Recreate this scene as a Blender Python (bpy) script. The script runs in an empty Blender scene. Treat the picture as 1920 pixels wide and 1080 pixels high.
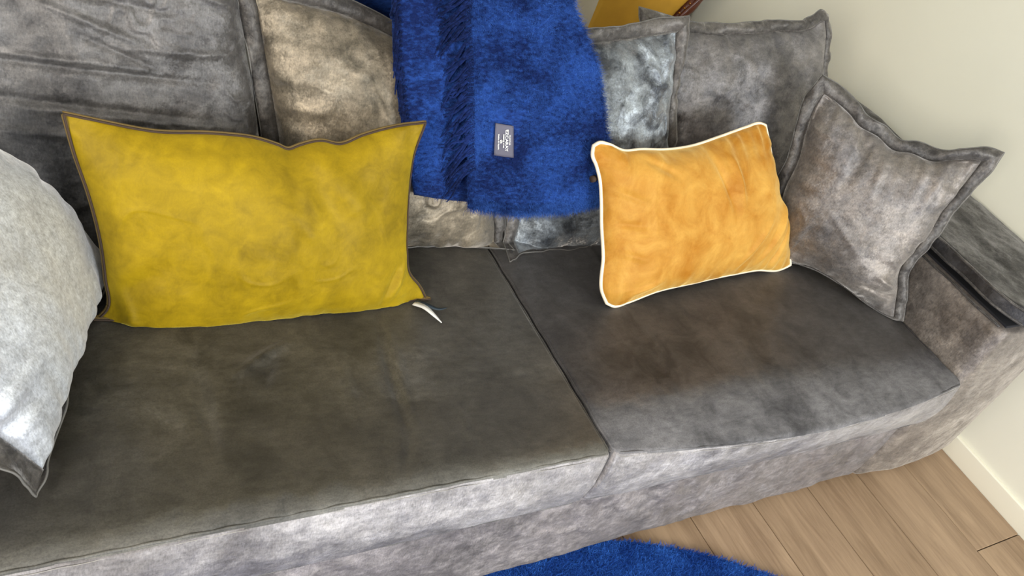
import bpy, bmesh, math, random
import numpy as np
from mathutils import Vector, Matrix, Euler
C = bpy.context.scene.collection
rng = np.random.default_rng(7)
random.seed(7)

# ------------------------------------------------------------------ camera, world, light, exposure
sc = bpy.context.scene
cam_d = bpy.data.cameras.new('camera'); cam = bpy.data.objects.new('camera', cam_d); C.objects.link(cam)
cam.location = (-0.94198, -0.60333, 1.48467)
cam.rotation_euler = Euler((0.8763406, -0.3512977, -0.4623685), 'XYZ')
cam_d.sensor_width = 36.0; cam_d.lens = 36.0 * 1583.0 / 1920.0; cam_d.clip_start = 0.02
sc.camera = cam
w = bpy.data.worlds.new('daylight'); sc.world = w; w.use_nodes = True
w.node_tree.nodes['Background'].inputs[0].default_value = (0.80, 0.90, 1.0, 1)
w.node_tree.nodes['Background'].inputs[1].default_value = 1.0

def area(name, loc, target, sx, sy, power, col):
    d = bpy.data.lights.new(name, 'AREA'); d.shape = 'RECTANGLE'; d.size = sx; d.size_y = sy
    d.energy = power; d.color = col
    o = bpy.data.objects.new(name, d); C.objects.link(o); o.location = loc
    o.rotation_euler = (Vector(target) - Vector(loc)).to_track_quat('-Z', 'Y').to_euler()
    return o
area('window_light', (1.1, -2.9, 1.35), (0.1, 0.4, 0.4), 1.7, 1.5, 130, (0.93, 0.97, 1.0))
area('warm_fill_light', (-2.4, -1.4, 1.7), (0.2, 0.5, 0.5), 0.8, 0.8, 75, (1.0, 0.93, 0.83))  # added warm fill from the left, for the wall and pillow sides
sc.view_settings.view_transform = 'Standard'; sc.view_settings.look = 'None'
sc.view_settings.gamma = 1.0; sc.view_settings.use_curve_mapping = False
sc.view_settings.exposure = -0.05

# ------------------------------------------------------------------ colour and materials
def lin(r, g, b):
    f = lambda c: (c / 255 / 12.92) if c / 255 <= 0.04045 else ((c / 255 + 0.055) / 1.055) ** 2.4
    return (f(r), f(g), f(b), 1)

class N:
    def __init__(s, name):
        s.m = bpy.data.materials.new(name); s.m.use_nodes = True; s.t = s.m.node_tree
        s.b = s.t.nodes['Principled BSDF']; s.tc = s.t.nodes.new('ShaderNodeTexCoord')
    def n(s, k, **kw):
        o = s.t.nodes.new(k)
        for a, v in kw.items(): setattr(o, a, v)
        return o
    def l(s, a, b): s.t.links.new(a, b)
    def mapping(s, scale=(1, 1, 1), rot=(0, 0, 0)):
        m = s.n('ShaderNodeMapping'); m.inputs['Scale'].default_value = scale; m.inputs['Rotation'].default_value = rot
        s.l(s.tc.outputs['Object'], m.inputs['Vector']); return m.outputs[0]
    def noise(s, vec, scale, detail=4, rough=0.55, dist=0.0):
        o = s.n('ShaderNodeTexNoise'); s.l(vec, o.inputs['Vector'])
        o.inputs['Scale'].default_value = scale; o.inputs['Detail'].default_value = detail
        o.inputs['Roughness'].default_value = rough; o.inputs['Distortion'].default_value = dist
        return o.outputs['Fac']
    def ramp(s, fac, stops):
        r = s.n('ShaderNodeValToRGB'); e = r.color_ramp.elements
        while len(e) < len(stops): e.new(0.5)
        for i, (p, c) in enumerate(stops): e[i].position = p; e[i].color = c if len(c) == 4 else (*c, 1)
        s.l(fac, r.inputs[0]); return r.outputs[0]
    def mix(s, fac, a, b, mode='MIX'):
        m = s.n('ShaderNodeMix', data_type='RGBA', blend_type=mode)
        for sock, v in ((m.inputs[0], fac), (m.inputs[6], a), (m.inputs[7], b)):
            if hasattr(v, 'links'): s.l(v, sock)
            else: sock.default_value = v
        return m.outputs[2]
    def math(s, op, a, b):
        m = s.n('ShaderNodeMath', operation=op)
        for sock, v in ((m.inputs[0], a), (m.inputs[1], b)):
            if hasattr(v, 'links'): s.l(v, sock)
            else: sock.default_value = v
        return m.outputs[0]
    def bump(s, h, strength, dist):
        b = s.n('ShaderNodeBump'); b.inputs['Strength'].default_value = strength; b.inputs['Distance'].default_value = dist
        s.l(h, b.inputs['Height']); s.l(b.outputs[0], s.b.inputs['Normal']); return b
    def set(s, **kw):
        for k, v in kw.items(): s.b.inputs[k.replace('_', ' ')].default_value = v

def velvet(name, dark, light, sheen=0.6, sheen_tint=(1, 1, 1, 1), rough=0.5, metal=0.0, scale=1.0, contrast=0.5,
           fine=0.6, bumpd=0.004, spec=0.5, sheen_rough=0.35, nap=(0, 0, 0), nap_noise=0.5, nap_rim=None):
    """pile fabric: dark fibres, sheen, and a nap that leans one way with brushed patches leaning other ways
    (the shading normal follows the fibres; nap_rim = (y0, y1, vector): pile brushed another way near the front edge, angled to set its highlight)"""
    m = N(name); v = m.mapping()
    big = m.noise(v, 4.5 * scale, 3, 0.5, 0.8)
    med = m.noise(v, 20 * scale, 5, 0.65, 0.6)
    vf = m.mapping((1, 1, 0.25)); finen = m.noise(vf, 420, 3, 0.7)
    vs = m.mapping((0.35, 1, 1), (0.4, 0.3, 0.6)); st = m.noise(vs, 100, 4, 0.7)
    f = m.math('ADD', m.math('MULTIPLY', big, 0.5), m.math('MULTIPLY', med, 0.5))
    lo, hi = 0.5 - 0.16 / contrast * 0.5, 0.5 + 0.16 / contrast * 0.5
    col = m.ramp(f, [(max(lo, 0), dark), (min(hi, 1), light)])
    f2 = m.math('ADD', m.math('MULTIPLY', finen, 0.5), m.math('MULTIPLY', st, 0.5))
    g = m.ramp(f2, [(0.36, (1 - fine * .55,) * 3), (0.64, (1 + 0,) * 3)])
    col = m.mix(1.0, col, g, 'MULTIPLY')
    m.l(col, m.b.inputs['Base Color'])
    m.set(Roughness=rough, Metallic=metal, Sheen_Weight=sheen, Sheen_Roughness=sheen_rough, Sheen_Tint=sheen_tint)
    m.b.inputs['Specular IOR Level'].default_value = spec
    h = m.math('ADD', m.math('MULTIPLY', med, 1.0), m.math('MULTIPLY', f2, 0.12))
    bn = m.bump(h, 0.5, bumpd)
    def vm(op, a, b):
        o = m.n('ShaderNodeVectorMath', operation=op)
        for sock, val in ((o.inputs[0], a), (o.inputs[1], b)):
            if hasattr(val, 'links'): m.l(val, sock)
            elif op != 'SCALE' or sock is o.inputs[0]: sock.default_value = val
        return o
    def patch(scale_, detail, amount, dist=0.5):
        o = m.n('ShaderNodeTexNoise'); m.l(v, o.inputs['Vector']); o.inputs['Scale'].default_value = scale_
        o.inputs['Detail'].default_value = detail; o.inputs['Distortion'].default_value = dist; o.inputs['Roughness'].default_value = .6
        c = vm('SUBTRACT', o.outputs['Color'], (0.5, 0.5, 0.5)); k = vm('MULTIPLY', c.outputs[0], (amount,) * 3); return k.outputs[0]
    n = vm('ADD', bn.outputs[0], patch(4 * scale, 3, 2.6 * nap_noise, 1.0)).outputs[0]
    n = vm('ADD', n, patch(32 * scale, 5, 1.8 * nap_noise)).outputs[0]
    n = vm('ADD', n, patch(260, 2, 1.2 * nap_noise)).outputs[0]
    n = vm('ADD', n, nap).outputs[0]
    for y0, y1, vec in (nap_rim or ()):
        sp = m.n('ShaderNodeSeparateXYZ'); m.l(m.tc.outputs['Object'], sp.inputs[0])
        yy = m.math('ADD', sp.outputs[1], m.math('MULTIPLY', m.math('SUBTRACT', f, 0.5), 0.12))
        mr = m.n('ShaderNodeMapRange'); mr.interpolation_type = 'SMOOTHSTEP'; m.l(yy, mr.inputs[0])
        mr.inputs[1].default_value = y0; mr.inputs[2].default_value = y1; mr.inputs[3].default_value = 1; mr.inputs[4].default_value = 0
        k = m.n('ShaderNodeVectorMath', operation='SCALE'); k.inputs[0].default_value = vec; m.l(mr.outputs[0], k.inputs['Scale'])
        n = vm('ADD', n, k.outputs[0]).outputs[0]
    nn = m.n('ShaderNodeVectorMath', operation='NORMALIZE'); m.l(n, nn.inputs[0]); m.l(nn.outputs[0], m.b.inputs['Normal'])
    return m.m

def plain(name, col, rough=0.6, metal=0.0, var=0.12, scale=30, bump=0.0):
    m = N(name); v = m.mapping()
    n = m.noise(v, scale, 4)
    c = m.ramp(n, [(0.3, tuple(x * (1 - var) for x in col[:3])), (0.7, tuple(min(1, x * (1 + var)) for x in col[:3]))])
    m.l(c, m.b.inputs['Base Color']); m.set(Roughness=rough, Metallic=metal)
    if bump: m.bump(n, 0.5, bump)
    return m.m

M = {}
GREY = dict(sheen=0.5, sheen_tint=lin(235, 230, 225), sheen_rough=0.35, rough=0.56, metal=0.55, contrast=0.6, bumpd=.0025, fine=.9)
SEATN = dict(nap=(0, .75, 0), nap_noise=.28)
BASEN = dict(nap=(0, 0, .45), nap_noise=.4)
M['seat'] = velvet('charcoal_seat_velvet', lin(58, 56, 57), lin(124, 121, 122), scale=0.8, **{**GREY, 'sheen': .12, 'metal': .42}, **SEATN, nap_rim=[(-.40, -.22, (-.9, -2.6, 2.2))])
M['seat_olive'] = velvet('olive_grey_seat_velvet', lin(74, 72, 67), lin(126, 123, 116), scale=0.7, **{**GREY, 'sheen': .12, 'metal': .42}, nap=(0, .38, 0), nap_noise=.28, nap_rim=[(-.235, -.185, (0, .5, 0)), (-.41, -.315, (0, -2.3, 1.1))])
M['boxing'] = velvet('lit_grey_boxing_velvet', lin(122, 117, 116), lin(182, 177, 176), scale=0.9, **GREY, **BASEN)
M['base'] = velvet('grey_base_velvet', lin(108, 102, 101), lin(158, 150, 149), scale=1.4, **GREY, **BASEN)
M['arm'] = velvet('bronze_grey_arm_velvet', lin(114, 106, 100), lin(166, 156, 146), scale=1.6, **GREY, nap_noise=.28)
M['back'] = velvet('grey_back_velvet', lin(82, 80, 80), lin(132, 129, 127), scale=1.2, **GREY)
M['pillow_warm'] = velvet('warm_grey_crushed_velvet', lin(100, 93, 80), lin(180, 166, 144), scale=1.3, **GREY)
M['pillow_silver'] = velvet('silver_grey_crushed_velvet', lin(78, 82, 88), lin(190, 198, 204), scale=1.0, **{**GREY, 'contrast': 0.9}, nap_noise=.8)
M['pillow_grey'] = velvet('mid_grey_crushed_velvet', lin(92, 90, 91), lin(146, 141, 138), scale=1.2, **GREY)
M['pillow_taupe'] = velvet('taupe_grey_crushed_velvet', lin(118, 114, 113), lin(172, 162, 152), scale=1.0, **GREY)
M['pillow_pale'] = velvet('pale_silver_velvet', lin(208, 211, 216), lin(238, 242, 247), scale=1.6, **{**GREY, 'sheen': 0.8}, nap_noise=.18)
M['flange'] = velvet('dark_grey_flange_velvet', lin(64, 61, 59), lin(122, 117, 112), scale=3, **GREY, nap_noise=.35)
M['dark'] = plain('slot_shade_black', lin(24, 24, 28), 0.9)
M['thread'] = plain('pale_grey_thread', lin(150, 146, 140), 0.7)
M['mustard'] = velvet('mustard_yellow_velvet', lin(120, 98, 2), lin(166, 138, 12), sheen=0.5, sheen_tint=lin(255, 240, 120), rough=0.6,
                      contrast=0.45, fine=0.25, scale=1.5, bumpd=0.001, spec=0.2, nap_noise=.2)
M['mustard_trim'] = plain('olive_brown_trim', lin(104, 84, 40), 0.8)
M['mustard_cord'] = plain('dark_brown_cord', lin(58, 42, 30), 0.8)
M['amber'] = velvet('amber_orange_velvet', lin(164, 104, 16), lin(208, 160, 74), sheen=0.9, sheen_tint=lin(255, 225, 150), rough=0.6,
                    contrast=0.6, fine=0.2, scale=0.7, bumpd=0.001, spec=0.2, nap_noise=.2)
M['cream_cord'] = plain('cream_piping_cotton', lin(236, 222, 196), 0.8)
M['ribbon_white'] = plain('silver_white_ribbon', lin(214, 212, 206), 0.4)
M['ribbon_dark'] = plain('dark_teal_ribbon', lin(30, 44, 54), 0.5)
def wool(name, a, b):
    m = N(name); v = m.mapping()
    big = m.noise(v, 9, 3, 0.5, 0.5); vf = m.mapping((0.5, 1, 1.0), (0, 0.5, 0)); f = m.noise(vf, 160, 4, 0.7)
    c = m.ramp(m.math('ADD', m.math('MULTIPLY', big, 0.5), m.math('MULTIPLY', f, 0.5)), [(0.42, a), (0.59, b)])
    m.l(c, m.b.inputs['Base Color']); m.set(Roughness=0.9, Sheen_Weight=0.25, Sheen_Roughness=0.5, Sheen_Tint=lin(90, 130, 230))
    m.b.inputs['Specular IOR Level'].default_value = 0.1
    m.bump(f, 0.8, 0.006); return m.m
M['wool'] = wool('blue_mohair', lin(16, 30, 74), lin(36, 70, 142))
M['wool_strand'] = wool('blue_mohair_fuzz', lin(18, 34, 84), lin(58, 100, 180))
M['wool_dark'] = wool('navy_mohair_fringe', lin(8, 15, 44), lin(24, 42, 96))
M['rug'] = wool('cobalt_rug_pile', lin(22, 62, 140), lin(50, 104, 190))
M['label'] = plain('slate_grey_woven_label', lin(88, 86, 100), 0.7)
M['print'] = plain('white_label_print', lin(240, 240, 236), 0.7, var=0.0)
M['wall'] = plain('cream_wall_paint', lin(232, 229, 212), 0.8, var=0.015, scale=3)
M['skirting'] = plain('cream_gloss_skirting', lin(236, 231, 212), 0.4, var=0.01, scale=3)
M['ceiling'] = plain('white_ceiling_paint', lin(225, 225, 220), 0.9, var=0.01, scale=3)
M['yellow_cloth'] = plain('golden_upholstery', lin(196, 148, 42), 0.75, var=0.08, scale=14)
M['brown_wood'] = plain('carved_mahogany', lin(82, 40, 24), 0.3, var=0.3, scale=40, bump=0.002)
M['brass'] = plain('brass_stud', lin(170, 120, 60), 0.3, 0.9)
M['slate'] = plain('slate_corner_shade', lin(92, 98, 104), 0.8, var=0.06)
M['foot'] = plain('black_plastic_foot', lin(22, 22, 22), 0.5)
def wood_mat(name, a, b):
    m = N(name); oi = m.n('ShaderNodeObjectInfo')
    add = m.n('ShaderNodeVectorMath', operation='ADD'); m.l(m.mapping((1, 0.10, 1)), add.inputs[0])
    cmb = m.n('ShaderNodeCombineXYZ'); m.l(m.math('MULTIPLY', oi.outputs['Random'], 31.0), cmb.inputs[0]); m.l(cmb.outputs[0], add.inputs[1])
    g = m.noise(add.outputs[0], 42, 6, 0.65, 1.2); g2 = m.noise(add.outputs[0], 7, 3, 0.5, 1.5)
    f = m.math('ADD', m.math('MULTIPLY', g, 0.5), m.math('MULTIPLY', g2, 0.5))
    c = m.ramp(f, [(0.36, a), (0.64, b)])
    tint = m.ramp(oi.outputs['Random'], [(0.0, (0.86, 0.84, 0.80)), (1.0, (1.0, 1.0, 1.0))])
    m.l(m.mix(1.0, c, tint, 'MULTIPLY'), m.b.inputs['Base Color']); m.set(Roughness=0.5)
    m.bump(g, 0.25, 0.001); return m.m
M['oak'] = wood_mat('washed_oak_plank', lin(132, 108, 84), lin(174, 148, 120))
M['joint'] = plain('dark_plank_joint', lin(70, 54, 40), 0.9)

# ------------------------------------------------------------------ helpers
def mesh_data(name, verts, faces, mat, smooth=True):
    me = bpy.data.meshes.new(name); me.from_pydata([tuple(map(float, v)) for v in verts], [], faces); me.update()
    if mat: me.materials.append(mat)
    if smooth: me.polygons.foreach_set('use_smooth', [True] * len(me.polygons))
    return me
def obj(name, verts, faces, mat, parent=None, smooth=True, kind=None):
    """verts in world metres; the parent's location is taken off so that the child sits in its parent's space"""
    v = np.array(verts, float)
    if parent is not None:
        o0 = np.array(parent.get('origin', (0, 0, 0))); v = v - o0
    o = bpy.data.objects.new(name, mesh_data(name, v, faces, mat, smooth)); C.objects.link(o)
    if parent is not None: o.parent = parent; o['origin'] = list(parent.get('origin', (0, 0, 0)))
    if kind: o['kind'] = kind
    return o
def thing(name, loc, label, cat, group=None):
    o = bpy.data.objects.new(name, None); C.objects.link(o); o.location = loc; o['origin'] = [float(x) for x in loc]
    o.empty_display_size = 0.1; o['label'] = label; o['category'] = cat
    if group: o['group'] = group
    return o
_G = rng.random((8, 128, 128)) * 2 - 1
def noise2(x, y, k=0):
    g = _G[k % 8]; xi = np.floor(x).astype(int); yi = np.floor(y).astype(int); fx = x - xi; fy = y - yi
    fx = fx * fx * fx * (fx * (fx * 6 - 15) + 10); fy = fy * fy * fy * (fy * (fy * 6 - 15) + 10)
    a = g[xi % 128, yi % 128]; b = g[(xi + 1) % 128, yi % 128]; c = g[xi % 128, (yi + 1) % 128]; d = g[(xi + 1) % 128, (yi + 1) % 128]
    return (a * (1 - fx) + b * fx) * (1 - fy) + (c * (1 - fx) + d * fx) * fy
def fbm(x, y, k=0, o=3):
    return sum(noise2(x * 2 ** i + 17.3 * i, y * 2 ** i + 5.1 * i, k + i) / 2 ** i for i in range(o))
def ridge(x, y, k=0, w=0.12):
    """thin soft creases where the noise passes zero"""
    n = noise2(x + 0.6 * noise2(x * 2, y * 2, k + 3), y + 0.6 * noise2(x * 2 + 9, y * 2, k + 4), k)
    return np.exp(-(n / w) ** 2) * np.clip(noise2(x * 0.7 + 4, y * 0.7 + 8, k + 2) + 0.35, 0, 1)
def folds(u, v, segs):
    d = np.zeros_like(u)
    for (x0, y0, x1, y1, wd, dep) in segs:
        dx, dy = x1 - x0, y1 - y0; L2 = dx * dx + dy * dy
        t = np.clip(((u - x0) * dx + (v - y0) * dy) / L2, 0, 1)
        r = np.hypot(u - x0 - t * dx, v - y0 - t * dy)
        d += dep * np.exp(-(r / wd) ** 2) * (0.25 + 0.75 * np.sin(np.pi * np.clip(t, 0.02, 0.98)))
    return d
def catmull(pts, n):
    P = np.array(pts, float)
    if len(P) == 2: return P[0] + (P[1] - P[0]) * np.linspace(0, 1, n)[:, None]
    d = np.r_[0, np.cumsum(np.linalg.norm(np.diff(P, axis=0), axis=1))]; d /= d[-1]
    m = np.gradient(P, d, axis=0); t = np.linspace(0, 1, n)
    i = np.clip(np.searchsorted(d, t, side='right') - 1, 0, len(P) - 2); h = d[i + 1] - d[i]; s = ((t - d[i]) / h)[:, None]; h = h[:, None]
    return (2 * s**3 - 3 * s**2 + 1) * P[i] + (s**3 - 2 * s**2 + s) * h * m[i] + (-2 * s**3 + 3 * s**2) * P[i + 1] + (s**3 - s**2) * h * m[i + 1]
def tube(path, r, n=6, closed=False, taper=None):
    P = np.array(path, float); K = len(P)
    T = np.gradient(P, axis=0) if not closed else np.roll(P, -1, 0) - np.roll(P, 1, 0)
    T /= np.linalg.norm(T, axis=1)[:, None] + 1e-12
    up = np.array([0.13, 0.21, 0.97]); A = np.cross(T, up); bad = np.linalg.norm(A, axis=1) < 0.15
    A[bad] = np.cross(T[bad], [1, 0, 0]); A /= np.linalg.norm(A, axis=1)[:, None]; B = np.cross(T, A)
    rr = np.full(K, r) if taper is None else r * np.array([taper(x) for x in np.linspace(0, 1, K)])
    a = np.arange(n) * 2 * np.pi / n
    V = (P[:, None] + rr[:, None, None] * (A[:, None] * np.cos(a)[None, :, None] + B[:, None] * np.sin(a)[None, :, None])).reshape(-1, 3)
    F = []
    for i in range(K if closed else K - 1):
        for j in range(n):
            F.append((i * n + j, i * n + (j + 1) % n, ((i + 1) % K) * n + (j + 1) % n, ((i + 1) % K) * n + j))
    if not closed: F += [tuple(range(n))[::-1], tuple((K - 1) * n + j for j in range(n))]
    return V, F
def join(*parts):
    V = []; F = []; o = 0
    for v, f in parts:
        V.append(np.array(v, float)); F += [tuple(i + o for i in q) for q in f]; o += len(v)
    return np.concatenate(V), F
def closed_sheet(Pf, Pb):
    """two grids sharing their border"""
    n, m = Pf.shape[:2]; V = list(Pf.reshape(-1, 3)); F = []; bi = {}
    for i in range(n):
        for j in range(m):
            if i in (0, n - 1) or j in (0, m - 1): bi[i, j] = i * m + j
            else: bi[i, j] = len(V); V.append(Pb[i, j])
    for i in range(n - 1):
        for j in range(m - 1):
            F.append((i * m + j, (i + 1) * m + j, (i + 1) * m + j + 1, i * m + j + 1))
            F.append((bi[i, j], bi[i, j + 1], bi[i + 1, j + 1], bi[i + 1, j]))
    return np.array(V), F
def grid_box(lo, hi, r, step, disp=None, sq=1.0):
    """box with rounded edges, finely gridded; disp(P, Nrm) -> new P"""
    lo = np.array(lo, float); hi = np.array(hi, float); cen = (lo + hi) / 2; half = (hi - lo) / 2
    V = []; F = []
    r = np.minimum(np.array(r if hasattr(r, '__len__') else (r, r, r), float), half * 0.99)
    for ax in range(3):
        u, v = [a for a in range(3) if a != ax]
        def line(a):
            k = max(3, int(2 * half[a] / step)); e = np.linspace(0, 1, 5)[1:-1] * r[a] if r[a] > 0 else []
            inner = np.linspace(-half[a] + r[a], half[a] - r[a], k)
            return np.r_[-half[a], -half[a] + e, inner, (half[a] - e)[::-1], half[a]]
        gu, gv = np.meshgrid(line(u), line(v), indexing='ij')
        for s in (-1, 1):
            P = np.zeros(gu.shape + (3,)); P[..., u] = gu; P[..., v] = gv; P[..., ax] = s * half[ax]
            o = len(V) and sum(len(x) for x in V); n, m = gu.shape
            V.append(P.reshape(-1, 3))
            flip = (s > 0) != (ax == 1)
            for i in range(n - 1):
                for j in range(m - 1):
                    q = (o + i * m + j, o + (i + 1) * m + j, o + (i + 1) * m + j + 1, o + i * m + j + 1)
                    F.append(q if flip else q[::-1])
    P = np.concatenate(V); inn = np.clip(P, -(half - r), half - r); d = (P - inn) / r; L = np.linalg.norm(d, axis=1)[:, None]
    Nn = d / np.maximum(L, 1e-9); P = inn + Nn * r + cen; Nn = Nn / r; Nn /= np.linalg.norm(Nn, axis=1)[:, None]
    if disp is not None: P = disp(P, Nn)
    bm = bmesh.new(); vs = [bm.verts.new(tuple(p)) for p in P]
    for f in F:
        bm.faces.new([vs[i] for i in f])
    bmesh.ops.remove_doubles(bm, verts=bm.verts, dist=0.0004)
    bm.verts.index_update()
    out = ([tuple(x.co) for x in bm.verts], [tuple(x.index for x in f.verts) for f in bm.faces]); bm.free()
    return out
def box(lo, hi):
    (a, b, c), (d, e, f) = lo, hi
    return ([(a, b, c), (d, b, c), (d, e, c), (a, e, c), (a, b, f), (d, b, f), (d, e, f), (a, e, f)],
            [(0, 3, 2, 1), (4, 5, 6, 7), (0, 1, 5, 4), (1, 2, 6, 5), (2, 3, 7, 6), (3, 0, 4, 7)])
def bev_box(lo, hi, b=0.001):
    return grid_box(lo, hi, b, 10.0)
def structure(name, geo, mat, smooth=False):
    o = obj(name, geo[0], geo[1], mat, None, smooth, 'structure'); return o

SHAPES = {
'yellow': ([-0.5, 0.405, 0.45], [1.0, 0.0, 0.0], [0.0, 0.2873, 0.9578], [[(-0.285, -0.011), (-0.261, -0.021), (-0.234, -0.032), (-0.161, -0.035), (-0.085, -0.032), (0.005, -0.028), (0.122, -0.024), (0.228, -0.023), (0.277, -0.018), (0.296, -0.017)], [(0.296, -0.017), (0.269, 0.023), (0.244, 0.05), (0.231, 0.096), (0.223, 0.149), (0.214, 0.23), (0.212, 0.279), (0.223, 0.338)], [(-0.323, 0.317), (-0.269, 0.308), (-0.206, 0.299), (-0.123, 0.3), (-0.059, 0.295), (-0.025, 0.286), (-0.007, 0.28), (0.009, 0.287), (0.043, 0.297), (0.076, 0.293), (0.114, 0.31), (0.169, 0.328), (0.223, 0.338)], [(-0.285, -0.011), (-0.265, 0.014), (-0.268, 0.065), (-0.274, 0.119), (-0.292, 0.203), (-0.309, 0.259), (-0.323, 0.317)]]) ,
'orange': ([0.197, 0.344, 0.45], [0.9932, 0.1161, 0.0], [-0.0597, 0.511, 0.8575], [[(-0.006, 0.006), (0.016, -0.004), (0.056, -0.001), (0.148, 0.012), (0.275, 0.014), (0.392, 0.016), (0.517, 0.015), (0.62, 0.004), (0.661, 0.012)], [(0.661, 0.012), (0.643, 0.065), (0.604, 0.151), (0.562, 0.195), (0.535, 0.261), (0.513, 0.326), (0.493, 0.37)], [(-0.069, 0.337), (-0.055, 0.343), (-0.028, 0.339), (0.011, 0.326), (0.066, 0.326), (0.148, 0.323), (0.234, 0.329), (0.324, 0.347), (0.418, 0.367), (0.468, 0.375), (0.493, 0.37)], [(-0.006, 0.006), (-0.022, 0.035), (-0.022, 0.109), (-0.034, 0.177), (-0.039, 0.233), (-0.044, 0.266), (-0.058, 0.299), (-0.07, 0.319), (-0.069, 0.337)]]) ,
'p5': ([0.818, 0.478, 0.455], [0.7301, -0.6834, 0.0], [0.134, 0.1432, 0.9806], [[(-0.001, -0.004), (0.059, -0.001), (0.113, 0.013), (0.192, 0.009), (0.297, -0.011), (0.355, -0.017), (0.396, -0.009)], [(0.396, -0.009), (0.365, 0.051), (0.328, 0.123), (0.335, 0.209), (0.335, 0.317), (0.345, 0.406), (0.344, 0.47)], [(-0.123, 0.452), (-0.062, 0.444), (-0.007, 0.427), (0.021, 0.413), (0.073, 0.409), (0.124, 0.396), (0.159, 0.408), (0.218, 0.415), (0.253, 0.437), (0.304, 0.465), (0.344, 0.47)], [(-0.001, -0.004), (-0.043, 0.069), (-0.083, 0.176), (-0.091, 0.249), (-0.111, 0.313), (-0.129, 0.391), (-0.123, 0.452)]]) ,
'p3': ([0.2, 0.57, 0.45], [1.0, 0.0, 0.0], [0.0, 0.3134, 0.9496], [[(-0.17, -0.071), (-0.123, -0.047), (-0.068, -0.036), (0.021, -0.032), (0.114, -0.029), (0.425, -0.019)], [(0.425, -0.019), (0.334, 0.123), (0.274, 0.229), (0.244, 0.341), (0.222, 0.435), (0.208, 0.515)], [(-0.2, 0.419), (-0.134, 0.44), (-0.071, 0.454), (0.008, 0.469), (0.075, 0.485), (0.145, 0.503), (0.208, 0.515)], [(-0.17, -0.071), (-0.155, 0.005), (-0.16, 0.055), (-0.187, 0.231), (-0.2, 0.419)]]) ,
'p4': ([0.5, 0.66, 0.45], [0.9988, -0.0499, 0.0], [0.0169, 0.3383, 0.9409], [[(0.081, -0.064), (0.361, -0.066), (0.675, -0.035)], [(0.675, -0.035), (0.61, 0.173), (0.512, 0.403), (0.488, 0.484), (0.448, 0.549)], [(-0.159, 0.478), (-0.091, 0.474), (-0.017, 0.469), (0.14, 0.485), (0.258, 0.509), (0.381, 0.536), (0.408, 0.556), (0.448, 0.549)], [(0.081, -0.064), (-0.06, 0.261), (-0.159, 0.478)]]) ,
'p2': ([-0.3, 0.575, 0.45], [1.0, 0.0, 0.0], [0.0, 0.3134, 0.9496], [[(-0.161, -0.028), (-0.024, -0.032), (0.114, -0.027), (0.227, -0.026), (0.294, -0.032), (0.359, -0.042)], [(0.359, -0.042), (0.339, 0.039), (0.29, 0.226), (0.237, 0.435)], [(-0.27, 0.467), (-0.177, 0.46), (-0.083, 0.45), (-0.022, 0.433), (0.043, 0.413), (0.14, 0.423), (0.237, 0.435)], [(-0.161, -0.028), (-0.198, 0.197), (-0.22, 0.284), (-0.244, 0.371), (-0.27, 0.467)]]) ,
'p1': ([-0.8, 0.6, 0.45], [1.0, 0.0, 0.0], [0.0, 0.3134, 0.9496], [[(-0.31, -0.055), (0.06, -0.054), (0.336, -0.041)], [(0.336, -0.041), (0.302, 0.182), (0.278, 0.298), (0.251, 0.409), (0.221, 0.527)], [(-0.305, 0.471), (0.019, 0.502), (0.221, 0.527)], [(-0.31, -0.055), (-0.31, 0.28), (-0.305, 0.471)]]) ,
}

# ------------------------------------------------------------------ the room
XW, YB, ZC = 1.60, 1.95, 2.5
structure('wall_right', box((XW, -3.6, 0), (XW + .12, YB + .12, ZC)), M['wall'])
structure('wall_back', box((-3.2, YB, 0), (XW, YB + .12, ZC)), M['wall'])
structure('ceiling', box((-3.32, -3.6, ZC), (XW + .12, YB + .12, ZC + .1)), M['ceiling'])
fl = structure('floor', box((-3.2, -3.6, -0.06), (XW, YB, -0.012)), M['joint'])
fl['origin'] = (0, 0, 0)
seams = [-3.2 + 0.0] ; x = 0.287 - 0.2155 * 16
xs = [x + 0.2155 * i for i in range(40) if x + 0.2155 * i < 1.50] + [XW - .013]
xs = [max(q, -3.2) for q in xs if q > -3.4]
plank_cache = {}
for i in range(len(xs) - 1):
    x0, x1 = xs[i] + .0012, xs[i + 1] - .0012
    if x1 - x0 < .03: continue
    if i == len(xs) - 2: cuts = [-3.6, -2.0, -0.268, 1.2, YB]
    else:
        off = (i * 0.77) % 1.7; cuts = [-3.6]; y = -3.6 + 0.3 + off
        while y < YB - .2:
            if not (xs[i] > .2 and -0.45 < y < 0.1): cuts.append(y)
            y += 1.7
        cuts.append(YB)
    for a, b in zip(cuts[:-1], cuts[1:]):
        v, f = bev_box((x0, a + .0012, -0.02), (x1, b - .0012, 0.0), 0.0015)
        obj('plank', v, f, M['oak'], fl, False)
def skirt(name, path_lo, path_hi):
    v, f = grid_box(path_lo, path_hi, 0.004, 10.0); o = obj(name, v, f, M['skirting'], None, True, 'structure')
skirt('baseboard_right', (XW - .013, -3.6, -0.010), (XW + .002, YB, 0.066))
skirt('baseboard_back', (-3.2, YB - .013, -0.010), (XW - .013, YB + .002, 0.066))

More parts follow.
